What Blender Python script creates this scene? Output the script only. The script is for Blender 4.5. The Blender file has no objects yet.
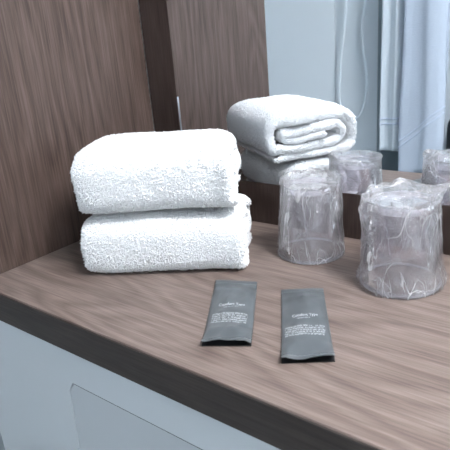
import bpy, bmesh, math, random
import numpy as np
from mathutils import Vector, Matrix, noise

C = bpy.context.scene.collection
scene = bpy.context.scene
R = random.Random(7)

# ------------------------------------------------------------------ camera
# world: counter top z=0, mirror plane y=0, wooden side panel x=0 (metres)
FPX = 547.3
YAW, PITCH, ROLL = -0.68622, 0.34630, -0.08700
CAMPOS = Vector((0.59517, -0.57951, 0.25623))
cy, sy, cp, sp = math.cos(YAW), math.sin(YAW), math.cos(PITCH), math.sin(PITCH)
fwd = Vector((sy*cp, cy*cp, -sp)); rt = Vector((cy, -sy, 0)); up = rt.cross(fwd)
c_, s_ = math.cos(ROLL), math.sin(ROLL)
rt, up = rt*c_ + up*s_, up*c_ - rt*s_
cam = bpy.data.cameras.new('camera'); camo = bpy.data.objects.new('camera', cam); C.objects.link(camo)
camo.matrix_world = Matrix(((rt.x, up.x, -fwd.x, CAMPOS.x), (rt.y, up.y, -fwd.y, CAMPOS.y), (rt.z, up.z, -fwd.z, CAMPOS.z), (0, 0, 0, 1)))
cam.sensor_width = 36; cam.lens = FPX/450*36; cam.clip_start = 0.01
cam.dof.use_dof = True; cam.dof.focus_distance = 0.66; cam.dof.aperture_fstop = 19
scene.camera = camo

# ------------------------------------------------------------------ world, exposure
w = bpy.data.worlds.new('world'); scene.world = w; w.use_nodes = True
w.node_tree.nodes['Background'].inputs[0].default_value = (0.75, 0.85, 1, 1)
w.node_tree.nodes['Background'].inputs[1].default_value = 0.3
scene.view_settings.view_transform = 'Standard'; scene.view_settings.look = 'None'
scene.view_settings.exposure = 0.0; scene.view_settings.gamma = 1.0
scene.view_settings.use_curve_mapping = False
LAMP_STRENGTH = 64.0
LAMP_COLOR = (1.0, 0.985, 0.985, 1)

D = 0.315            # depth of the counter
BH = 0.0565          # height of wood under the mirror
MW = 0.0530          # width of the wood stile left of the mirror
TH = 0.0372          # counter thickness
FLOOR, CEIL = -0.78, 1.38
X0, X1, Y0, Y1 = -1.05, 1.55, -1.40, 0.02
CX1 = 1.25           # right end of counter

# ------------------------------------------------------------------ helpers
def link(name, me, parent=None, mats=(), smooth=False):
    o = bpy.data.objects.new(name, me); C.objects.link(o)
    for m in (mats if isinstance(mats, (list, tuple)) else [mats]): me.materials.append(m)
    if parent: o.parent = parent
    if smooth:
        me.polygons.foreach_set('use_smooth', [True]*len(me.polygons))
    return o
def from_bm(name, bm, mat, parent=None, smooth=False):
    me = bpy.data.meshes.new(name); bm.to_mesh(me); bm.free()
    return link(name, me, parent, mat, smooth)
def box(name, a, b, mat, parent=None, bevel=0.0, seg=2):
    bm = bmesh.new(); bmesh.ops.create_cube(bm, size=1)
    for v in bm.verts:
        for i in range(3): v.co[i] = a[i] if v.co[i] < 0 else b[i]
    if bevel: bmesh.ops.bevel(bm, geom=bm.edges[:], offset=bevel, segments=seg, affect='EDGES')
    return from_bm(name, bm, mat, parent)
def tag(o, label, cat, group=None):
    o['label'] = label; o['category'] = cat
    if group: o['group'] = group
    return o
def struct(o, label, cat='wall'):
    o['kind'] = 'structure'; o['label'] = label; o['category'] = cat; return o
def empty(name, loc, rz=0.0):
    o = bpy.data.objects.new(name, None); C.objects.link(o)
    o.location = loc; o.rotation_euler = (0, 0, rz); o.empty_display_size = 0.02; return o
def lathe(name, prof, mat, parent, n=64, smooth=True, close=False):
    verts, faces = [], []
    for (r, z) in prof:
        for k in range(n):
            a = 2*math.pi*k/n; verts.append((r*math.cos(a), r*math.sin(a), z))
    m = len(prof)
    for i in range(m if close else m-1):
        i2 = (i+1) % m
        for k in range(n):
            k2 = (k+1) % n; faces.append((i*n+k, i*n+k2, i2*n+k2, i2*n+k))
    me = bpy.data.meshes.new(name); me.from_pydata(verts, [], faces); me.update()
    return link(name, me, parent, mat, smooth)
def tube(name, pts, r, mat, parent=None, n=10):
    pts = [Vector(q) for q in pts]; verts, faces = [], []
    for i, q in enumerate(pts):
        t = (pts[min(i+1, len(pts)-1)]-pts[max(i-1, 0)]).normalized()
        a = t.cross(Vector((0, 1, 0.01))).normalized(); b = t.cross(a).normalized()
        for k in range(n):
            an = 2*math.pi*k/n; verts.append(q+a*r*math.cos(an)+b*r*math.sin(an))
    for i in range(len(pts)-1):
        for k in range(n):
            k2 = (k+1) % n; faces.append((i*n+k, i*n+k2, (i+1)*n+k2, (i+1)*n+k))
    faces.append(tuple(range(n))[::-1]); faces.append(tuple(range((len(pts)-1)*n, len(pts)*n)))
    me = bpy.data.meshes.new(name); me.from_pydata(verts, [], faces); me.update()
    return link(name, me, parent, mat, True)
def smooth_path(pts, k=8):
    out = []; P = [Vector(q) for q in pts]
    for i in range(len(P)-1):
        p0, p1, p2, p3 = P[max(i-1, 0)], P[i], P[i+1], P[min(i+2, len(P)-1)]
        for j in range(k):
            t = j/k
            out.append(0.5*((2*p1)+(p2-p0)*t+(2*p0-5*p1+4*p2-p3)*t*t+(3*p1-p0-3*p2+p3)*t**3))
    out.append(P[-1]); return out

# ------------------------------------------------------------------ materials
def new_mat(name):
    m = bpy.data.materials.new(name); m.use_nodes = True
    return m, m.node_tree, m.node_tree.nodes['Principled BSDF']
def plain(name, col, rough=0.5, var=0.06, scale=30, bump=0.0, metallic=0.0, spec=0.5):
    m, nt, b = new_mat(name)
    tc = nt.nodes.new('ShaderNodeTexCoord'); nz = nt.nodes.new('ShaderNodeTexNoise'); nz.inputs['Scale'].default_value = scale
    nz.inputs['Detail'].default_value = 4
    nt.links.new(tc.outputs['Object'], nz.inputs['Vector'])
    mx = nt.nodes.new('ShaderNodeMix'); mx.data_type = 'RGBA'
    mx.inputs[6].default_value = (*[c*(1-var) for c in col], 1); mx.inputs[7].default_value = (*[min(1, c*(1+var)) for c in col], 1)
    nt.links.new(nz.outputs['Fac'], mx.inputs[0]); nt.links.new(mx.outputs[2], b.inputs['Base Color'])
    b.inputs['Roughness'].default_value = rough; b.inputs['Metallic'].default_value = metallic
    b.inputs['Specular IOR Level'].default_value = spec
    if bump:
        bp = nt.nodes.new('ShaderNodeBump'); bp.inputs['Strength'].default_value = bump; bp.inputs['Distance'].default_value = 0.002
        nt.links.new(nz.outputs['Fac'], bp.inputs['Height']); nt.links.new(bp.outputs[0], b.inputs['Normal'])
    return m
def wood(name, grain_axis, dark, mid, light, rough=0.42, offset=(0, 0, 0), spec=0.3):
    m, nt, b = new_mat(name); N = nt.nodes; L = nt.links
    tc = N.new('ShaderNodeTexCoord')
    def mapped(along, across, off=(0, 0, 0)):
        mp = N.new('ShaderNodeMapping'); s = [across]*3; s[grain_axis] = along
        mp.inputs['Scale'].default_value = s; mp.inputs['Location'].default_value = [offset[i]+off[i] for i in range(3)]
        L.new(tc.outputs['Object'], mp.inputs['Vector']); return mp
    # cathedral figure: contour bands of a long soft noise field
    n1 = N.new('ShaderNodeTexNoise'); n1.inputs['Scale'].default_value = 1; n1.inputs['Detail'].default_value = 1.5; n1.inputs['Roughness'].default_value = 0.4
    L.new(mapped(2.6, 11).outputs[0], n1.inputs['Vector'])
    n1b = N.new('ShaderNodeTexNoise'); n1b.inputs['Scale'].default_value = 1; n1b.inputs['Detail'].default_value = 3
    L.new(mapped(14, 90, (3, 1, 2)).outputs[0], n1b.inputs['Vector'])
    mul = N.new('ShaderNodeMath'); mul.operation = 'MULTIPLY_ADD'; mul.inputs[1].default_value = 26; L.new(n1.outputs['Fac'], mul.inputs[0])
    mb = N.new('ShaderNodeMath'); mb.operation = 'MULTIPLY'; mb.inputs[1].default_value = 1.0; L.new(n1b.outputs['Fac'], mb.inputs[0]); L.new(mb.outputs[0], mul.inputs[2])
    fr = N.new('ShaderNodeMath'); fr.operation = 'PINGPONG'; fr.inputs[1].default_value = 1.0; L.new(mul.outputs[0], fr.inputs[0])
    # fine fibres
    n2 = N.new('ShaderNodeTexNoise'); n2.inputs['Scale'].default_value = 1; n2.inputs['Detail'].default_value = 5; n2.inputs['Roughness'].default_value = 0.72
    L.new(mapped(7, 430, (5, 3, 1)).outputs[0], n2.inputs['Vector'])
    n3 = N.new('ShaderNodeTexNoise'); n3.inputs['Scale'].default_value = 1; n3.inputs['Detail'].default_value = 3
    L.new(mapped(5, 60, (1, 7, 4)).outputs[0], n3.inputs['Vector'])
    a1 = N.new('ShaderNodeMath'); a1.operation = 'MULTIPLY'; a1.inputs[1].default_value = 0.21; L.new(fr.outputs[0], a1.inputs[0])
    a2 = N.new('ShaderNodeMath'); a2.operation = 'MULTIPLY_ADD'; a2.inputs[1].default_value = 0.78; L.new(n2.outputs['Fac'], a2.inputs[0]); L.new(a1.outputs[0], a2.inputs[2])
    a3 = N.new('ShaderNodeMath'); a3.operation = 'MULTIPLY_ADD'; a3.inputs[1].default_value = 0.30; L.new(n3.outputs['Fac'], a3.inputs[0]); L.new(a2.outputs[0], a3.inputs[2])
    cr = N.new('ShaderNodeValToRGB'); e = cr.color_ramp.elements
    e[0].position = 0.39; e[0].color = (*dark, 1); e[1].position = 0.86; e[1].color = (*light, 1)
    q = e.new(0.60); q.color = (*mid, 1)
    L.new(a3.outputs[0], cr.inputs[0])
    # short dark pores and pale flecks along the grain
    n4 = N.new('ShaderNodeTexNoise'); n4.inputs['Scale'].default_value = 1; n4.inputs['Detail'].default_value = 2
    L.new(mapped(22, 620, (2, 9, 5)).outputs[0], n4.inputs['Vector'])
    pr = N.new('ShaderNodeMapRange'); pr.inputs[1].default_value = 0.36; pr.inputs[2].default_value = 0.64; pr.inputs[3].default_value = 0.82; pr.inputs[4].default_value = 1.16
    L.new(n4.outputs['Fac'], pr.inputs[0])
    vm = N.new('ShaderNodeVectorMath'); vm.operation = 'SCALE'; L.new(cr.outputs[0], vm.inputs[0]); L.new(pr.outputs[0], vm.inputs['Scale'])
    L.new(vm.outputs[0], b.inputs['Base Color'])
    b.inputs['Roughness'].default_value = rough; b.inputs['Specular IOR Level'].default_value = spec
    bp = N.new('ShaderNodeBump'); bp.inputs['Strength'].default_value = 0.12; bp.inputs['Distance'].default_value = 0.001
    L.new(n2.outputs['Fac'], bp.inputs['Height']); L.new(bp.outputs[0], b.inputs['Normal'])
    return m
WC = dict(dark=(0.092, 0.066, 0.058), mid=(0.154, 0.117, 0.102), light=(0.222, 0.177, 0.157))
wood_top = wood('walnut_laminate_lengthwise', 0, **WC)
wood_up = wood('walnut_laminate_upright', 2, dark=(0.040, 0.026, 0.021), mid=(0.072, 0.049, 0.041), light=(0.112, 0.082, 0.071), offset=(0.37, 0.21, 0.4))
wood_edge = wood('walnut_edge_band', 0, dark=(0.034, 0.028, 0.026), mid=(0.046, 0.039, 0.036), light=(0.054, 0.044, 0.040), rough=0.6, spec=0.15)
wood_shaded = wood('walnut_laminate_shaded', 2, dark=(0.034, 0.024, 0.021), mid=(0.044, 0.030, 0.026), light=(0.062, 0.045, 0.040), offset=(2, 1, 0.3))  # same walnut, shade of the back board put into its colour
white_cab = plain('cabinet_white_blue', (0.56, 0.595, 0.62), 0.4, 0.02, 6)
white_drawer = plain('drawer_white_blue', (0.49, 0.52, 0.545), 0.45, 0.02, 6)
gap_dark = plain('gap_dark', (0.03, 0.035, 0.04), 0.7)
wall_m = plain('wall_paint', (0.76, 0.82, 0.865), 0.6, 0.02, 5)
door_m = plain('door_paint', (0.80, 0.86, 0.90), 0.5, 0.02, 5)
strip_m = plain('wall_strip_grey', (0.27, 0.33, 0.36), 0.6)
tile_m = plain('dark_wainscot', (0.10, 0.135, 0.155), 0.45, 0.1, 12)
floor_m = plain('floor_vinyl', (0.42, 0.45, 0.47), 0.5, 0.1, 20)
ceil_m = plain('ceiling_paint', (0.8, 0.86, 0.9), 0.7, 0.02, 5)
chrome = plain('chrome', (0.8, 0.85, 0.9), 0.15, 0.02, 10, metallic=1.0)
cable_m = plain('white_cable', (0.80, 0.88, 0.93), 0.4, 0.02)
bag_m = plain('dark_bag_fabric', (0.022, 0.032, 0.038), 0.8, 0.2, 200)
hang_m1 = plain('hanging_towel_white', (0.64, 0.71, 0.77), 0.95, 0.05, 260, 0.6)
hang_m2 = plain('hanging_towel_lilac_white', (0.53, 0.60, 0.70), 0.95, 0.05, 260, 0.6)
band_m = plain('towel_band', (0.62, 0.70, 0.82), 0.8, 0.03, 200)
terry = plain('terry_white', (0.91, 0.92, 0.93), 0.95, 0.03, 300, spec=0.1)
pile_m = plain('terry_pile_white', (0.91, 0.925, 0.94), 0.95, 0.04, 500, spec=0.1)
sachet_m = plain('sachet_grey_film', (0.086, 0.097, 0.105), 0.33, 0.05, 60, spec=0.5)
sachet_under = plain('sachet_back_shade', (0.012, 0.012, 0.013), 0.5)
small_m = plain('sachet_small_print', (0.46, 0.49, 0.51), 0.5, 0.02)
print_m = plain('sachet_print', (0.62, 0.65, 0.68), 0.5, 0.02)

mirror_m, nt, b = new_mat('mirror_silver')
b.inputs['Base Color'].default_value = (0.90, 0.925, 0.95, 1); b.inputs['Metallic'].default_value = 1; b.inputs['Roughness'].default_value = 0.0
lamp_m, nt, b = new_mat('lamp_diffuser')
b.inputs['Emission Color'].default_value = LAMP_COLOR; b.inputs['Emission Strength'].default_value = LAMP_STRENGTH

def clear(name, tint, milky, rough, spec_gain=1.0, base=0.02, milky_col=(0.9, 0.92, 0.97), crease=0.0):
    """thin clear plastic: see-through sheet with fresnel gloss and a little haze"""
    m = bpy.data.materials.new(name); m.use_nodes = True; nt = m.node_tree; N = nt.nodes; L = nt.links; N.clear()
    out = N.new('ShaderNodeOutputMaterial'); tr = N.new('ShaderNodeBsdfTransparent'); tr.inputs[0].default_value = (*tint, 1)
    df = N.new('ShaderNodeBsdfDiffuse'); df.inputs[0].default_value = (*milky_col, 1)
    tl = N.new('ShaderNodeBsdfTranslucent'); tl.inputs[0].default_value = (*milky_col, 1)
    ms = N.new('ShaderNodeMixShader'); ms.inputs[0].default_value = 0.5; L.new(df.outputs[0], ms.inputs[1]); L.new(tl.outputs[0], ms.inputs[2])
    tc = N.new('ShaderNodeTexCoord'); nz = N.new('ShaderNodeTexNoise'); nz.inputs['Scale'].default_value = 45; nz.inputs['Detail'].default_value = 4
    L.new(tc.outputs['Object'], nz.inputs['Vector'])
    mr = N.new('ShaderNodeMapRange'); mr.inputs[1].default_value = 0.35; mr.inputs[2].default_value = 0.7
    mr.inputs[3].default_value = milky*(0.4 if crease else 0.75); mr.inputs[4].default_value = milky*(1.7 if crease else 1.25); L.new(nz.outputs['Fac'], mr.inputs[0])
    fac = mr.outputs[0]; bump = None
    if crease:
        wn = N.new('ShaderNodeTexNoise'); wn.inputs['Scale'].default_value = 38; wn.inputs['Detail'].default_value = 2; L.new(tc.outputs['Object'], wn.inputs['Vector'])
        wm = N.new('ShaderNodeVectorMath'); wm.operation = 'MULTIPLY_ADD'; wm.inputs[1].default_value = (0.022, 0.022, 0.022)
        L.new(wn.outputs['Color'], wm.inputs[0]); L.new(tc.outputs['Object'], wm.inputs[2])
        height = None
        mk = N.new('ShaderNodeTexNoise'); mk.inputs['Scale'].default_value = 32; mk.inputs['Detail'].default_value = 1; L.new(wm.outputs[0], mk.inputs['Vector'])
        mk2 = N.new('ShaderNodeMapRange'); mk2.inputs[1].default_value = 0.34; mk2.inputs[2].default_value = 0.62; L.new(mk.outputs['Fac'], mk2.inputs[0])
        for sc, wid, amt, rot in ((14, 0.0045, 1.0, 0.5), (19, 0.005, 0.9, -0.7), (25, 0.006, 0.8, 1.2), (34, 0.007, 0.7, -0.2), (22, 0.005, 0.8, 2.2)):
            mp = N.new('ShaderNodeMapping'); mp.inputs['Rotation'].default_value = (rot, rot*0.6, 0); mp.inputs['Scale'].default_value = (1.7, 1.7, 0.6); mp.inputs['Location'].default_value = (rot, sc, 0)
            L.new(tc.outputs['Object'], mp.inputs['Vector'])
            vo = N.new('ShaderNodeTexNoise'); vo.inputs['Scale'].default_value = sc; vo.inputs['Detail'].default_value = 1.2; L.new(mp.outputs[0], vo.inputs['Vector'])
            df2 = N.new('ShaderNodeMath'); df2.operation = 'SUBTRACT'; df2.inputs[1].default_value = 0.5; L.new(vo.outputs['Fac'], df2.inputs[0])
            ab = N.new('ShaderNodeMath'); ab.operation = 'ABSOLUTE'; L.new(df2.outputs[0], ab.inputs[0])
            ln = N.new('ShaderNodeMapRange'); ln.inputs[1].default_value = 0.0; ln.inputs[2].default_value = wid; ln.inputs[3].default_value = crease*amt; ln.inputs[4].default_value = 0
            L.new(ab.outputs[0], ln.inputs[0])
            nm = N.new('ShaderNodeMath'); nm.operation = 'MULTIPLY'; L.new(ln.outputs[0], nm.inputs[0]); L.new(mk2.outputs[0], nm.inputs[1])
            ad = N.new('ShaderNodeMath'); ad.operation = 'ADD'; ad.use_clamp = True; L.new(fac, ad.inputs[0]); L.new(nm.outputs[0], ad.inputs[1]); fac = ad.outputs[0]
            hm = N.new('ShaderNodeMath'); hm.operation = 'MULTIPLY_ADD'; hm.inputs[1].default_value = amt*2; L.new(ab.outputs[0], hm.inputs[0])
            if height: L.new(height, hm.inputs[2])
            else: hm.inputs[2].default_value = 0
            height = hm.outputs[0]
        bump = N.new('ShaderNodeBump'); bump.inputs['Strength'].default_value = 0.9; bump.inputs['Distance'].default_value = 0.004; L.new(height, bump.inputs['Height'])
    m1 = N.new('ShaderNodeMixShader'); L.new(fac, m1.inputs[0]); L.new(tr.outputs[0], m1.inputs[1]); L.new(ms.outputs[0], m1.inputs[2])
    gl = N.new('ShaderNodeBsdfGlossy'); gl.inputs[0].default_value = (1, 1, 1, 1); gl.inputs[1].default_value = rough
    if bump: L.new(bump.outputs[0], gl.inputs['Normal'])
    lw = N.new('ShaderNodeFresnel'); lw.inputs[0].default_value = 1.45
    mg = N.new('ShaderNodeMath'); mg.operation = 'MULTIPLY_ADD'; mg.use_clamp = True; mg.inputs[1].default_value = spec_gain; mg.inputs[2].default_value = base
    L.new(lw.outputs[0], mg.inputs[0])
    m2 = N.new('ShaderNodeMixShader'); L.new(mg.outputs[0], m2.inputs[0]); L.new(m1.outputs[0], m2.inputs[1]); L.new(gl.outputs[0], m2.inputs[2])
    L.new(m2.outputs[0], out.inputs[0])
    return m
cup_m = clear('clear_cup_plastic', (0.985, 0.970, 0.99), 0.085, 0.08, 0.7, 0.005, (0.94, 0.88, 0.99))
foot_m = clear('cup_foot_plastic', (0.98, 0.97, 0.99), 0.30, 0.10, 0.8, 0.02, (0.93, 0.92, 0.99))
lip_m = clear('cup_lip_plastic', (0.97, 0.96, 0.98), 0.42, 0.08, 0.9, 0.03, (0.95, 0.93, 0.99))
film_m = clear('crinkled_film', (0.992, 0.99, 0.995), 0.165, 0.09, 0.9, 0.02, (0.97, 0.97, 0.99), crease=0.55)

# ------------------------------------------------------------------ setting
struct(box('floor', (X0, Y0, FLOOR-0.05), (X1, Y1, FLOOR), floor_m), 'dark grey bathroom floor', 'floor')
struct(box('ceiling', (X0, Y0, CEIL), (X1, Y1, CEIL+0.05), ceil_m), 'white bathroom ceiling', 'ceiling')
struct(box('wall_back', (X0, Y1, FLOOR), (X1, Y1+0.05, CEIL), wall_m), 'pale wall behind the mirror')
struct(box('wall_left', (X0-0.05, Y0, FLOOR), (X0, Y1, CEIL), wall_m), 'pale wall beyond the wooden side panel')
struct(box('wall_right', (X1, Y0, FLOOR), (X1+0.05, Y1, CEIL), wall_m), 'pale wall at the right end of the counter')
struct(box('wall_front', (X0, Y0-0.05, FLOOR), (X1, Y0, CEIL), wall_m), 'pale grey wall seen in the mirror behind the hanging cable')
struct(box('door_1', (-0.95, Y0, FLOOR), (-0.408, Y0+0.006, 1.2), door_m, bevel=0.003), 'flat pale door leaf seen in the mirror', 'door')
struct(box('trim_1', (-0.240, Y0, FLOOR), (-0.222, Y0+0.006, 1.3), strip_m), 'dark upright strip left of the hanging towels', 'trim')  # narrow grey upright strip on the wall
struct(box('baseboard_front', (-0.222, Y0, FLOOR), (X1, Y0+0.012, -0.235), tile_m), 'dark grey lower wall under the hanging towels', 'wainscot')

# ceiling lamp
lx, ly = 1.18, -0.35
lamp = empty('ceiling_lamp', (lx, ly, CEIL)); tag(lamp, 'square white ceiling lamp panel over the counter', 'lamp')
box('lamp_frame', (-0.24, -0.24, -0.020), (0.24, 0.24, 0.0), chrome, lamp, 0.004)
box('lamp_diffuser', (-0.22, -0.22, -0.026), (0.22, 0.22, -0.0205), lamp_m, lamp, 0.002)

# ------------------------------------------------------------------ furniture
top = box('vanity_countertop', (-0.048, -D+0.0012, -TH), (CX1, 0.0, 0.0), wood_top, bevel=0.0006)
tag(top, 'long grey-brown walnut countertop under the towels and cups', 'countertop')
eb = box('edge_band', (-0.048, -D-0.0006, -TH), (CX1, -D+0.0011, -0.0010), wood_edge, top, 0.0004); eb['label'] = 'dark brown front edge band'
cab = empty('vanity_cabinet', (0.6, -D/2, FLOOR)); tag(cab, 'pale blue-white vanity cabinet under the walnut countertop', 'cabinet')
def cpart(o): o.location = o.location - Vector((0.6, -D/2, FLOOR)); return o
fy = -D+0.002
dx0, dz0 = 0.1536, -0.079
def cab_front():
    # front sheet with the drawer opening cut out; the opening's left side leans a little
    bm = bmesh.new()
    xs = dict(l=-0.048, r=CX1)
    def q(*pts): bm.faces.new([bm.verts.new((x, fy, z)) for x, z in pts])
    zb, zt, zd = FLOOR+0.08, -TH, -0.36
    dxb = dx0-0.030
    q((-0.048, zb), (dxb, zb), (dxb, zd), (dx0-0.008, dz0-0.012), (dx0, dz0), (dx0, zt), (-0.048, zt))
    q((dx0, dz0), (1.0, dz0), (1.0, zt), (dx0, zt))
    q((1.0, zb), (CX1, zb), (CX1, zt), (1.0, zt), (1.0, dz0), (1.0, zd))
    q((dxb, zb), (1.0, zb), (1.0, zd), (dxb, zd))
    bmesh.ops.remove_doubles(bm, verts=bm.verts[:], dist=1e-5)
    ret = bmesh.ops.extrude_face_region(bm, geom=bm.faces[:])
    for g in ret['geom']:
        if isinstance(g, bmesh.types.BMVert): g.co.y += 0.016
    bmesh.ops.recalc_face_normals(bm, faces=bm.faces[:])
    return bm
cpart(from_bm('front_frame', cab_front(), white_cab, cab))
cpart(box('body', (-0.046, fy+0.0165, FLOOR+0.08), (CX1-0.002, -0.004, -TH-0.0005), gap_dark, cab))  # coloured dark so the drawer gaps look shaded
cpart(box('plinth', (-0.03, fy+0.05, FLOOR), (CX1-0.02, -0.03, FLOOR+0.079), gap_dark, cab))
def drawer():
    bm = bmesh.new(); g = 0.0014; zd = -0.36; dxb = dx0-0.030
    pts = [(dxb+0.0003, zd+g), (1.0-g, zd+g), (1.0-g, dz0-g), (dx0+0.0008, dz0-g), (dx0-0.0076, dz0-0.0122)]
    f = bm.faces.new([bm.verts.new((x, fy+0.0008, z)) for x, z in pts])
    ret = bmesh.ops.extrude_face_region(bm, geom=[f])
    for gg in ret['geom']:
        if isinstance(gg, bmesh.types.BMVert): gg.co.y += 0.0145
    bmesh.ops.recalc_face_normals(bm, faces=bm.faces[:])
    return bm
cpart(from_bm('drawer_front', drawer(), white_drawer, cab))
cpart(box('drawer_gap_shade', (dx0+0.002, fy+0.0004, dz0-0.0013), (0.998, fy+0.012, dz0-0.0001), gap_dark, cab))  # dark strip standing in for the shadow line above the drawer

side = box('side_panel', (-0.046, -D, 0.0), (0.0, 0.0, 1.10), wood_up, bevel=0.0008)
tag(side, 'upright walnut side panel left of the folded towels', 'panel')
bb = empty('mirror_backboard', (0, 0.009, 0)); tag(bb, 'shade-toned walnut board framing the mirror behind the cups', 'board')
def bpart(o): o.location = o.location-Vector((0, 0.009, 0)); return o
bpart(box('bottom_rail', (0.0, 0.0, -TH), (CX1, 0.018, BH), wood_shaded, bb, 0.0005))
bpart(box('left_stile', (0.0, 0.0, BH), (MW, 0.018, 1.10), wood_shaded, bb, 0.0005))
bpart(box('right_stile', (1.20, 0.0, BH), (CX1, 0.018, 1.10), wood_shaded, bb, 0.0005))
bpart(box('top_rail', (MW, 0.0, 1.0), (1.20, 0.018, 1.10), wood_shaded, bb, 0.0005))
mir = box('wall_mirror', (MW+0.0006, 0.0004, BH+0.0004), (1.1994, 0.008, 0.9994), mirror_m)
tag(mir, 'large frameless mirror above the shade-toned wooden board', 'mirror')
cl = box('mirror_edge_glint', (MW-0.0004, -0.0012, 0.060), (MW+0.0018, 0.0003, 0.169), chrome, mir, 0.0003); cl['label'] = 'thin bright strip added as glint on the left mirror edge'  # added chrome strip stands in for the glint of the polished edge

# ------------------------------------------------------------------ folded towels
def sp_(x, e): return math.copysign(abs(x)**e, x)
def towel(name, center, rz, length, depth, height, turns, seed, label, flare=0.0):
    """thick cloth rolled flat: spiral ribbon in the (v,z) plane, swept along u"""
    Tp = height/5.15; T = Tp*0.80
    nu, ns = 64, 150
    root = empty(name, center, rz)
    a0, b0 = depth/2-Tp*0.4, height/2-Tp*0.4
    th_end = -0.5*math.pi+0.55         # outer edge tucked underneath
    tot = turns*2*math.pi
    off = Vector((seed*3.1, seed*1.7, seed*0.9))
    path = []
    for i in range(ns):
        f = i/(ns-1); th = th_end - tot*f
        k = turns*f
        a = max(0.004, a0-k*Tp*(1.05+0.35*f)); bb_ = max(0.0006, b0-k*Tp*1.0)
        path.append((a*sp_(math.cos(th), 0.52), bb_*sp_(math.sin(th), 0.62)))
    P = np.array(path); dP = np.gradient(P, axis=0); ln = np.hypot(dP[:, 0], dP[:, 1])+1e-9
    Nn = np.stack([-dP[:, 1], dP[:, 0]], 1)/ln[:, None]   # points outward for clockwise travel
    if np.mean((P*Nn).sum(1)) < 0: Nn = -Nn
    us = [-1+2*j/(nu-1) for j in range(nu)]
    us = [math.copysign(1-(1-abs(u))**1.35, u) for u in us]
    def pos(i, j, sgn):
        u = us[j]; x = u*length/2
        edge = (1-abs(u))*length/2
        th = T*0.5*min(1.0, math.sqrt(max(0.0, 1-max(0, 1-edge/0.007)**2))+0.02)
        # ribbon ends (start/end of cloth) rounded too
        fi = min(i, ns-1-i)/4.0
        th *= min(1.0, math.sqrt(max(0, 1-max(0, 1-fi)**2))+0.02)
        v, z = P[i]+Nn[i]*sgn*th
        # ends of the layers are uneven
        n1 = noise.noise(Vector((P[i][0]*30, P[i][1]*55, 2.2*u))+off)
        x += n1*0.0060*abs(u)**3
        n2 = noise.noise_vector(Vector((x*16, v*18, z*22))+off)
        lo = 1+2.4*max(0.0, u-0.55); v += n2[1]*0.0038*lo; z += n2[2]*0.0030*lo
        n3 = noise.noise(Vector((x*9, v*10, 0.3))+off*2)
        z += n3*0.0022*(z/height+0.5)
        if i > ns/turns*0.95:
            z += 0.0075*max(0.0, u-0.3)*noise.noise(Vector((v*38, seed*1.7, u*1.5+i*0.004)))
            v += 0.010*max(0.0, u-0.3)*noise.noise(Vector((z*60, seed*2.9, i*0.012)))
        # outer corners pinch at the two ends
        pin = max(0.0, abs(u)-0.72)/0.28
        v *= 1+(flare if u > 0 else -0.045)*pin*pin; z = z*(1-0.04*pin*pin)
        zf = z+height/2
        zk = 0.62*height
        if zf < zk: zf = zk*(max(zf, 0)/zk)**1.5
        edr = max(0.0, 1-edge/0.022); zf -= 0.008*edr*edr*(max(zf, 0)/height)**2
        return (x, v, max(zf, 0.0004))
    V = []
    for sgn in (1, -1):
        for i in range(ns):
            for j in range(nu): V.append(pos(i, j, sgn))
    F = []
    idx = lambda s, i, j: s*ns*nu+i*nu+j
    for i in range(ns-1):
        for j in range(nu-1):
            F.append((idx(0, i, j), idx(0, i+1, j), idx(0, i+1, j+1), idx(0, i, j+1)))
            F.append((idx(1, i, j), idx(1, i, j+1), idx(1, i+1, j+1), idx(1, i+1, j)))
        F.append((idx(0, i, 0), idx(1, i, 0), idx(1, i+1, 0), idx(0, i+1, 0)))
        F.append((idx(0, i, nu-1), idx(0, i+1, nu-1), idx(1, i+1, nu-1), idx(1, i, nu-1)))
    for j in range(nu-1):
        F.append((idx(0, 0, j), idx(0, 0, j+1), idx(1, 0, j+1), idx(1, 0, j)))
        F.append((idx(0, ns-1, j), idx(1, ns-1, j), idx(1, ns-1, j+1), idx(0, ns-1, j+1)))
    me = bpy.data.meshes.new('towel_cloth'); me.from_pydata(V, [], F); me.update()
    bm = bmesh.new(); bm.from_mesh(me); bmesh.ops.recalc_face_normals(bm, faces=bm.faces[:]); bm.to_mesh(me); bm.free()
    body = link('towel_cloth', me, root, terry, True)
    # terry loops: small tufts over the outer turn and over the layered ends
    VA = np.array(V)
    quads, areas = [], []
    outer = int(ns/turns*1.12)
    for i in range(ns-1):
        for j in range(nu-1):
            e = (1-abs(us[j]))*length/2
            if i < outer or e < 0.007: quads.append((0, i, j))
            if e < 0.006: quads.append((1, i, j))
    Q = np.array([[idx(s, i, j), idx(s, i+1, j), idx(s, i+1, j+1), idx(s, i, j+1)] for s, i, j in quads])
    sg = np.array([1 if s == 0 else -1 for s, i, j in quads])
    A, B, Cc, Dd = (VA[Q[:, k]] for k in range(4))
    nrm = np.cross(Cc-A, Dd-B); ar = np.linalg.norm(nrm, axis=1)/2
    nrm = nrm/(2*ar[:, None]+1e-12)
    mid = (A+B+Cc+Dd)/4
    ri = np.array([s_i for _, s_i, _ in quads]); outv = np.zeros_like(mid); outv[:, 1] = Nn[ri, 0]; outv[:, 2] = Nn[ri, 1]; outv *= sg[:, None]
    outv[:, 0] += np.sign(mid[:, 0])*np.where(np.abs(mid[:, 0]) > length/2-0.006, 0.6, 0)
    flip = (nrm*outv).sum(1) < 0; nrm[flip] *= -1
    rng = np.random.default_rng(seed)
    n = int(min(62000, ar.sum()/(1.10e-3**2)))
    pick = rng.choice(len(Q), n, p=ar/ar.sum())
    s, t = rng.random((n, 1)), rng.random((n, 1))
    pt = (A[pick]*(1-s)+B[pick]*s)*(1-t)+(Dd[pick]*(1-s)+Cc[pick]*s)*t
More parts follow.
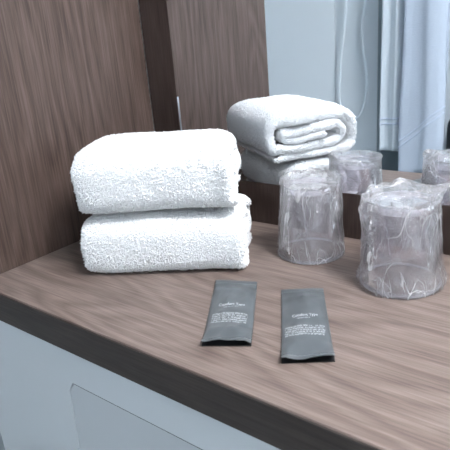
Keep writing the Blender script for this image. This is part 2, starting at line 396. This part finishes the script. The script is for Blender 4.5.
    nn = nrm[pick]+rng.normal(0, 0.38, (n, 3)); nn /= np.linalg.norm(nn, axis=1)[:, None]
    h = rng.uniform(0.0010, 0.0028, (n, 1))*np.where((ri[pick] < outer), 1.0, 0.6)[:, None]*(1+0.25*rng.normal(0,1,(n,1)).clip(-1,1))
    tmp = rng.normal(0, 1, (n, 3)); t1 = np.cross(nn, tmp); t1 /= np.linalg.norm(t1, axis=1)[:, None]; t2 = np.cross(nn, t1)
    rad = rng.uniform(0.0005, 0.0009, (n, 1))
    vs = []
    for k in range(3):
        an = 2*math.pi*k/3; vs.append(pt-nn*0.0006+rad*(t1*math.cos(an)+t2*math.sin(an)))
    tipb = pt+nn*h*0.75
    for k in range(3):
        an = 2*math.pi*k/3; vs.append(tipb+rad*1.05*(t1*math.cos(an)+t2*math.sin(an)))
    vs.append(pt+nn*h*1.15)
    vv = np.stack(vs, 1).reshape(-1, 3)
    vv[:, 2] = np.maximum(vv[:, 2], 0.0002)
    base = (np.arange(n)*7)[:, None]
    tris = np.concatenate([base+np.array([[a, b, c]]) for a, b, c in ((0, 1, 3), (1, 4, 3), (1, 2, 4), (2, 5, 4), (2, 0, 5), (0, 3, 5), (3, 4, 6), (4, 5, 6), (5, 3, 6))], 1).reshape(-1, 3)
    pm = bpy.data.meshes.new('terry_pile')
    pm.vertices.add(len(vv)); pm.vertices.foreach_set('co', vv.ravel())
    pm.loops.add(len(tris)*3); pm.loops.foreach_set('vertex_index', tris.ravel().astype(np.int32))
    pm.polygons.add(len(tris)); pm.polygons.foreach_set('loop_start', np.arange(len(tris), dtype=np.int32)*3)
    pm.update(calc_edges=True)
    pile = link('terry_pile', pm, root, pile_m); pile['kind'] = 'stuff'
    return tag(root, label, 'towel', 'folded white towels')
ang = math.atan2(0.096, 0.150)
ax = Vector((math.cos(ang), math.sin(ang), 0)); nv = Vector((-math.sin(ang), math.cos(ang), 0))
A0 = Vector((0.101, -0.230, 0)); L0 = 0.178
base_c = A0+ax*L0/2+nv*0.0635
towel('folded_towel', base_c+ax*0.0015-nv*0.016, ang-0.01, 0.182, 0.134, 0.0745, 2.45, 3, 'folded white terry towel lying on the countertop, lower of the stack')
towel('folded_towel', base_c-ax*0.0030-nv*0.004+Vector((0, 0, 0.0720)), ang+0.015, 0.174, 0.155, 0.0775, 2.3, 5, 'folded white terry towel on top of the other towel', 0.10)

# ------------------------------------------------------------------ wrapped cups
a_f = math.atan2(fwd.y, fwd.x)
def ridged(p):
    return 1-abs(noise.noise(p))*2
def cup(center, rz, seed, label, r0, r1, h, tail, amp_=1.0):
    root = empty('wrapped_cup', center, rz); tag(root, label, 'cup', 'film-wrapped plastic cups by the mirror')
    th = 0.0011
    # upside-down tumbler: closed foot on top, open lip on the counter
    prof = [(r0-th, 0.0030), (r0-0.0006-th, 0.006), (r1-th, h-0.006), (r1, h-0.006), (r0-0.0006, 0.006), (r0, 0.0030)]
    lathe('cup_body', prof, cup_m, root, 72, True, True)
    foot = [(r1-th, h-0.0059), (0.0005, h-0.0059), (0.0005, h-0.0035), (r1-0.0035, h-0.0035), (r1-0.0030, h), (r1-0.0012, h), (r1, h-0.0025), (r1+0.0003, h-0.0059)]
    lathe('cup_foot', foot, foot_m, root, 72, False, True)
    lip = [(r0-th, 0.0004), (r0+0.0014, 0.0004), (r0+0.0018, 0.0016), (r0+0.0014, 0.0030), (r0-th, 0.0030)]
    lathe('cup_lip', lip, lip_m, root, 72, True, True)
    # crinkled film bag: grid over a path that runs from the foot of the cup up and over its top
    nt_, nz_ = 120, 74
    off = Vector((seed*5.3, seed*2.1, seed*7.7))
    V, F = [], []
    for i in range(nz_):
        f = i/(nz_-1)
        for k in range(nt_):
            a = 2*math.pi*k/nt_; ca, sa = math.cos(a), math.sin(a)
            q = Vector((ca*1.0, sa*1.0, f*2.2))
            big = noise.noise(q*1.3+off)
            rid = ridged(Vector((ca*1.9+f*1.1, sa*1.9, f*3.3))+off)
            vd = noise.voronoi(Vector((ca*2.3+f*0.8, sa*2.3, f*4.2))+off)[0]; vd2 = noise.voronoi(Vector((ca*4.6, sa*4.6+f*1.6, f*8.5))+off*1.7)[0]
            rid = 0.5*rid+1.1*(0.55-vd[0]); rid2 = 1.3*(0.5-vd2[0])
            fine = noise.noise(Vector((ca*9, sa*9, f*19))+off)
            loose = 0.0003+0.0022*max(0, big+0.2)
            if f < 0.66:                       # wall
                g = f/0.66; z = 0.0006+g*(h+0.003); r = r0+(r1-r0)*g
                skirt = max(0, 1-g/0.22)
                r += loose+0.0012+amp_*(rid*0.0014+rid2*0.0013+fine*0.0004) + skirt*amp_*(0.0006+0.0030*max(0, noise.noise(q*2+off*3)))
                z += (noise.noise(Vector((ca*3, sa*3, 9))+off)*0.0022+0.0022)*skirt*(1 if i else 0)
            else:                              # shoulder and puckered top
                g = (f-0.66)/0.34; r = (r1+0.0022+loose)*max(0.0, math.cos(g*math.pi/2))**0.8+0.0003
                env = math.sin(min(1, g*1.25)*math.pi*0.9)
                far = 0.25+0.75*max(0, math.cos(a-a_f)); z = h+0.0030+env*far*(0.0045+0.0060*max(0, big+0.35))+far*(rid*0.0030*(1-g*0.7)+rid2*0.0032*(1-g*0.6))+fine*0.0006
                r *= 1+0.05*rid
            # bulges of loose film pulled away from the cup
            for (ta, tz, amp, wa, wz, dz) in tail:
                da = (a-ta+math.pi) % (2*math.pi)-math.pi
                wgt = math.exp(-(da/wa)**2-((f-tz)/wz)**2)
                r += amp*wgt*(0.75+0.5*rid2); z += dz*wgt
            V.append((r*ca, r*sa, max(0.0005, z)))
    for i in range(nz_-1):
        for k in range(nt_):
            k2 = (k+1) % nt_; q = (i*nt_+k, i*nt_+k2, (i+1)*nt_+k2, (i+1)*nt_+k)
            if (i*7+k*3+i*k) % 2: F += [(q[0], q[1], q[2]), (q[0], q[2], q[3])]
            else: F += [(q[0], q[1], q[3]), (q[1], q[2], q[3])]
    me = bpy.data.meshes.new('film_wrap'); me.from_pydata(V, [], F); me.update()
    fw = link('film_wrap', me, root, film_m, False); fw['label'] = 'crinkled clear plastic film'
    return root
def toward(v): return math.atan2(v.y, v.x)
right2 = Vector((rt.x, rt.y, 0)).normalized(); a_r = toward(right2); a_l = a_r+math.pi
cup((0.2955, -0.0590, 0), 0, 2, 'film-wrapped clear plastic cup next to the towels', 0.0372, 0.0305, 0.083,
    [(a_r-0.2, 0.45, 0.003, 0.5, 0.2, 0.0), (a_f-0.9, 0.63, 0.008, 0.6, 0.10, 0.003)], 0.55)
cup((0.4125, -0.0850, 0), 0, 4, 'film-wrapped clear plastic cup nearest the right edge, film tail on top', 0.0382, 0.0325, 0.086,
    [(a_l-0.1, 0.56, 0.0085, 0.35, 0.13, 0.001), (a_r+0.35, 0.66, 0.026, 0.30, 0.08, 0.002), (a_l+0.3, 0.06, 0.004, 0.8, 0.06, 0.0), (a_r-0.3, 0.05, 0.006, 0.6, 0.06, 0.0)])

# ------------------------------------------------------------------ sachets
def sachet(corners, seed, label, title, title_uv, block_uv, lift_end):
    """corners: far-left, far-right, near-right, near-left on the counter"""
    P = [Vector((x, y, 0)) for x, y in corners]
    cen = sum(P, Vector())/4
    root = empty('sachet', cen); tag(root, label, 'sachet', 'grey sachets on the countertop')
    nu, nv_ = 36, 72
    off = Vector((seed*2.7, seed*9.1, seed*1.3))
    def surf(u, v):
        # u 0..1 left to right, v 0..1 far to near
        q = (P[0]*(1-u)+P[1]*u)*(1-v)+(P[3]*(1-u)+P[2]*u)*v-cen
        e = min(u, 1-u)*2; s = max(0, min(1, (min(v, 1-v)-0.045)/0.16))
        puff = (1-(1-e)**2.2)**0.8*(0.15+0.85*s*s*(3-2*s))
        z = 0.0009+0.0042*puff
        z += lift_end*max(0, (v-0.80)/0.20)**1.6+0.0012*max(0, (0.12-v)/0.12)
        z += 0.0014*noise.noise(Vector((u*3, v*6, 0))+off)*(0.4+puff)+0.0009*ridged(Vector((u*4+v*2, v*5, 3))+off)*puff
        z += 0.0032*max(0, (v-0.78)/0.22)*ridged(Vector((u*2.5, v*3, 8))+off)
        return Vector((q.x, q.y, max(z, 0.0008)))
    def sheet(v0, v1, n, zoff=0.0, thick=0.0004):
        V, F = [], []
        for i in range(n+1):
            for j in range(nu+1):
                V.append(surf(j/nu, v0+(v1-v0)*i/n)+Vector((0, 0, zoff)))
        m = len(V)
        for q in V[:m]: V.append(q-Vector((0, 0, thick)))
        W = nu+1
        for i in range(n):
            for j in range(nu):
                a = i*W+j; F.append((a, a+W, a+W+1, a+1)); F.append((m+a, m+a+1, m+a+W+1, m+a+W))
        for i in range(n):
            a = i*W; F.append((a, m+a, m+a+W, a+W)); a = i*W+nu; F.append((a, a+W, m+a+W, m+a))
        for j in range(nu):
            F.append((j, j+1, m+j+1, m+j)); a = n*W+j; F.append((a, m+a, m+a+1, a+1))
        me = bpy.data.meshes.new('sheet'); me.from_pydata(V, [], F); me.update(); return me
    o = link('pouch', sheet(0.045, 0.945, 60), root, sachet_m, True)
    for (a, b) in ((0.0, 0.0445), (0.9455, 1.0)):
        s_o = link('end_seal', sheet(a, b, 8), root, sachet_m, True)
    # back film of the pouch on the counter, blackened as shade under it
    V, F = [], []
    for v in (0.0, 0.985):
        for u in (0.0, 1.0):
            q = (P[0]*(1-u)+P[1]*u)*(1-v)+(P[3]*(1-u)+P[2]*u)*v-cen
            V += [(q.x, q.y, 0.0001), (q.x, q.y, 0.0004)]
    F = [(0, 2, 6, 4), (1, 5, 7, 3), (0, 1, 3, 2), (4, 6, 7, 5), (0, 4, 5, 1), (2, 3, 7, 6)]
    me = bpy.data.meshes.new('back_film_shade'); me.from_pydata(V, [], F); me.update()
    bf = link('back_film_shade', me, root, sachet_under); bf['label'] = 'back side of the sachet, blackened as shade'
    # printed title
    cu = bpy.data.curves.new('t', 'FONT'); cu.body = title; cu.size = 1; cu.resolution_u = 2
    to = bpy.data.objects.new('t', cu); C.objects.link(to); bpy.context.view_layer.update()
    tm = bpy.data.meshes.new_from_object(to.evaluated_get(bpy.context.evaluated_depsgraph_get()))
    bpy.data.objects.remove(to)
    xs = [v.co.x for v in tm.vertices]; ys = [v.co.y for v in tm.vertices]
    x0, x1, y0, y1 = min(xs), max(xs), min(ys), max(ys)
    u0, u1, v0, v1 = title_uv
    for v in tm.vertices:
        u = u0+(u1-u0)*(v.co.x-x0)/(x1-x0); vv = v1+(v0-v1)*(v.co.y-y0)/(y1-y0)
        v.co = surf(u, vv)+Vector((0, 0, 0.00025))
    tm.update(); t_o = link('lettering', tm, root, print_m); t_o['label'] = 'pale printed title'
    # small print: lines of tiny strokes too fine to read
    rr = random.Random(seed); V, F = [], []
    def stroke(ua, va, ub, vb):
        n0 = len(V)
        for u, v in ((ua, va), (ub, va), (ub, vb), (ua, vb)): V.append(surf(u, v)+Vector((0, 0, 0.00028)))
        F.append((n0, n0+3, n0+2, n0+1))
    def line(ua, ub, va, vb):
        u = ua
        while u < ub-0.01:
            wch = rr.uniform(0.012, 0.020); hh = (vb-va)
            if rr.random() < 0.2: u += wch*0.8; continue
            k = rr.random()
            stroke(u, va, u+wch*0.3, vb)
            if k < 0.7: stroke(u, va+(0 if k < 0.35 else hh*0.72), u+wch*0.8, va+hh*(0.30 if k < 0.35 else 1))
            if k > 0.4: stroke(u+wch*0.55, va, u+wch*0.82, vb)
            u += wch
    u0, u1, v0, v1 = block_uv; nl = 5
    for i in range(nl):
        a = v0+(v1-v0)*i/nl; line(u0, u1-(0.0 if i < nl-1 else 0.02), a, a+(v1-v0)/nl*0.68)
    line(title_uv[0]+0.10, title_uv[1]-0.14, title_uv[3]+0.004, title_uv[3]+0.016)
    me = bpy.data.meshes.new('small_print'); me.from_pydata(V, [], F); me.update()
    sp2 = link('small_print', me, root, small_m); sp2['kind'] = 'stuff'; sp2['label'] = 'rows of fine pale print'
    return root
sachet([(0.2455, -0.1765), (0.2880, -0.1595), (0.3520, -0.2620), (0.3148, -0.2835)], 1,
       'dark grey sachet on the counter nearer the folded towels', 'Comfort Type', (0.21, 0.79, 0.44, 0.488), (0.11, 0.88, 0.60, 0.735), 0.0032)
sachet([(0.3195, -0.1625), (0.3550, -0.1400), (0.4225, -0.2465), (0.3875, -0.2705)], 2,
       'dark grey sachet on the counter below the cups, right of the other sachet', 'Comfort Type', (0.24, 0.78, 0.445, 0.493), (0.08, 0.90, 0.60, 0.73), 0.0034)

# ------------------------------------------------------------------ things seen in the mirror, on the wall opposite
rail = empty('towel_rail', (0.05, -1.40, 0.52)); tag(rail, 'chrome towel rail carrying the hanging towels', 'rail')
tube('bar', [(-0.30, 0.085, 0), (0.45, 0.085, 0)], 0.008, chrome, rail)
for x in (-0.28, 0.43): tube('bracket', [(x, 0.0, 0), (x, 0.085, 0.0001)], 0.009, chrome, rail)
def hanging(name, x0, x1, zb, yf, seed, mat, label, slant, bands):
    root = empty(name, ((x0+x1)/2, -1.315, 0.52)); tag(root, label, 'towel', 'white towels hanging on the rail')
    cx = (x0+x1)/2; nx = 26; off = Vector((seed*4.4, seed, 0))
    prof = []
    nz = 44
    for i in range(nz+1): prof.append((1, zb+(0.52-zb)*i/nz))
    ytop = 0.017
    def pt(u, i, inner):
        # i runs up the front face, over the bar, down the back
        n = nz
        th = 0.006
        x = x0+(x1-x0)*u
        fold = 0.006*math.sin(u*9+seed)+0.004*noise.noise(Vector((u*5, seed, 0)))
        edge = -0.010*abs(2*u-1)**6
        if i <= n:
            f = i/n; z = zb+(0.52-zb)*f; bl = min(1, (1-f)*6)
            y = (yf+fold+edge)*bl+(1-bl)*ytop
            x += 0.012*(1-f)*noise.noise(Vector((u*2, f*2, seed)))+0.004*math.sin(f*5+seed)*(u-0.5)
            z += slant*(u-0.5)*(1-f)
            z += 0.006*noise.noise(Vector((u*2.5, seed*2, 1)))*(1-f)
            if inner: y -= th; z -= 0
        elif i <= n+8:
            a = (i-n)/8*math.pi; r = ytop-(th if inner else 0); y = r*math.cos(a); z = 0.52+r*math.sin(a)
        else:
            f = (i-n-8)/10; z = 0.52-0.5*f; y = -ytop-0.004*math.sin(f*3)+(th if inner else 0); x = cx+(x-cx)*(1-0.16*min(1, f*4))
        return (x-cx, y, z-0.52)
    m = nz+8+10
    V = []; F = []
    for inner in (0, 1):
        for i in range(m+1):
            for j in range(nx+1): V.append(pt(j/nx, i, inner))
    W = nx+1; H = (m+1)*W
    for i in range(m):
        for j in range(nx):
            a = i*W+j; F.append((a, a+1, a+W+1, a+W)); F.append((H+a, H+a+W, H+a+W+1, H+a+1))
        F.append((i*W, i*W+W, H+i*W+W, H+i*W)); b_ = i*W+nx; F.append((b_, H+b_, H+b_+W, b_+W))
    for j in range(nx):
        F.append((j, H+j, H+j+1, j+1)); a = m*W+j; F.append((a, a+1, H+a+1, H+a))
    me = bpy.data.meshes.new('towel_sheet'); me.from_pydata(V, [], F); me.update()
    link('towel_sheet', me, root, mat, True)
    for (za, zc, hgt) in bands:      # woven border: raised strips across the sheet
        V, F = [], []
        for j in range(nx+1):
            u = j/nx; z = za+(zc-za)*u
            for k, dz in enumerate((0, hgt)):
                f = (z+dz-zb)/(0.52-zb)*nz; i0 = int(f)
                p0 = Vector(pt(u, i0, 0)); p1 = Vector(pt(u, i0+1, 0)); q = p0.lerp(p1, f-i0)
                V += [q+Vector((0, 0.0030, 0)), q+Vector((0, 0.0002, 0))]
        for j in range(nx):
            a = j*4; F += [(a, a+4, a+6, a+2), (a, a+1, a+5, a+4), (a+2, a+6, a+7, a+3)]
        me = bpy.data.meshes.new('woven_band'); me.from_pydata(V, [], F); me.update()
        link('woven_band', me, root, band_m, True)
    return root
hanging('hanging_towel', -0.188, -0.116, -0.208, 0.022, 1, hang_m1, 'white towel hanging left on the rail, shorter than its neighbour', 0.0, [(-0.10, -0.095, 0.006), (-0.118, -0.113, 0.006)])
hanging('hanging_towel', -0.104, 0.036, -0.275, 0.050, 2, hang_m2, 'lilac-white towel hanging in front, with slanted woven border', 0.02, [(-0.165, -0.055, 0.008), (-0.185, -0.075, 0.008)])

# hanging white cable: one loop down from a wall hook
def vw(x, z): return (x, -1.375, z)
cab_pts = smooth_path([vw(-0.35, 0.62), vw(-0.354, 0.31), vw(-0.360, 0.226), vw(-0.372, 0.14), vw(-0.381, 0.049), vw(-0.384, -0.037), vw(-0.37, -0.09), vw(-0.34, -0.115), vw(-0.305, -0.10), vw(-0.283, -0.054), vw(-0.273, 0.012), vw(-0.279, 0.083), vw(-0.291, 0.154), vw(-0.293, 0.225), vw(-0.279, 0.304), vw(-0.265, 0.4), vw(-0.265, 0.62)])
tag(tube('cable_loop', cab_pts, 0.0045, cable_m), 'thin white cable hanging in a loop, seen in the mirror', 'cable')
hk = box('cable_hook', (-0.375, -1.40, 0.60), (-0.24, -1.366, 0.66), cable_m, bevel=0.008); tag(hk, 'white wall holder above the frame from which the cable hangs', 'holder')

# dark bag at the frame edge in the mirror
bag = empty('tote_bag', (0.16, -1.30, -0.33)); tag(bag, 'dark grey cloth bag hanging right of the towels, seen in the mirror', 'bag')
bm = bmesh.new(); pts = []
def arc(cx, cz, r, a0, a1, n=8): return [(cx+r*math.cos(a0+(a1-a0)*k/n), cz+r*math.sin(a0+(a1-a0)*k/n)) for k in range(n+1)]
pts = arc(0.08, 0.03, 0.03, -math.pi/2, 0)+arc(0.055, 0.215, 0.055, 0, math.pi/2)+arc(-0.055, 0.215, 0.055, math.pi/2, math.pi)+arc(-0.08, 0.03, 0.03, math.pi, 1.5*math.pi)
f = bm.faces.new([bm.verts.new((x, 0.03, z)) for x, z in pts]); r_ = bmesh.ops.extrude_face_region(bm, geom=[f])
for g in r_['geom']:
    if isinstance(g, bmesh.types.BMVert): g.co.y -= 0.06
bmesh.ops.recalc_face_normals(bm, faces=bm.faces[:]); bmesh.ops.bevel(bm, geom=[e for e in bm.edges if abs(e.verts[0].co.y-e.verts[1].co.y) < 1e-6], offset=0.012, segments=3, affect='EDGES')
from_bm('bag_body', bm, bag_m, bag, True)
tube('strap', smooth_path([(-0.05, 0, 0.26), (-0.045, -0.004, 0.5), (-0.03, -0.015, 0.82), (0, -0.015, 0.872), (0.03, -0.015, 0.82), (0.045, -0.004, 0.5), (0.05, 0, 0.26)]), 0.004, bag_m, bag)
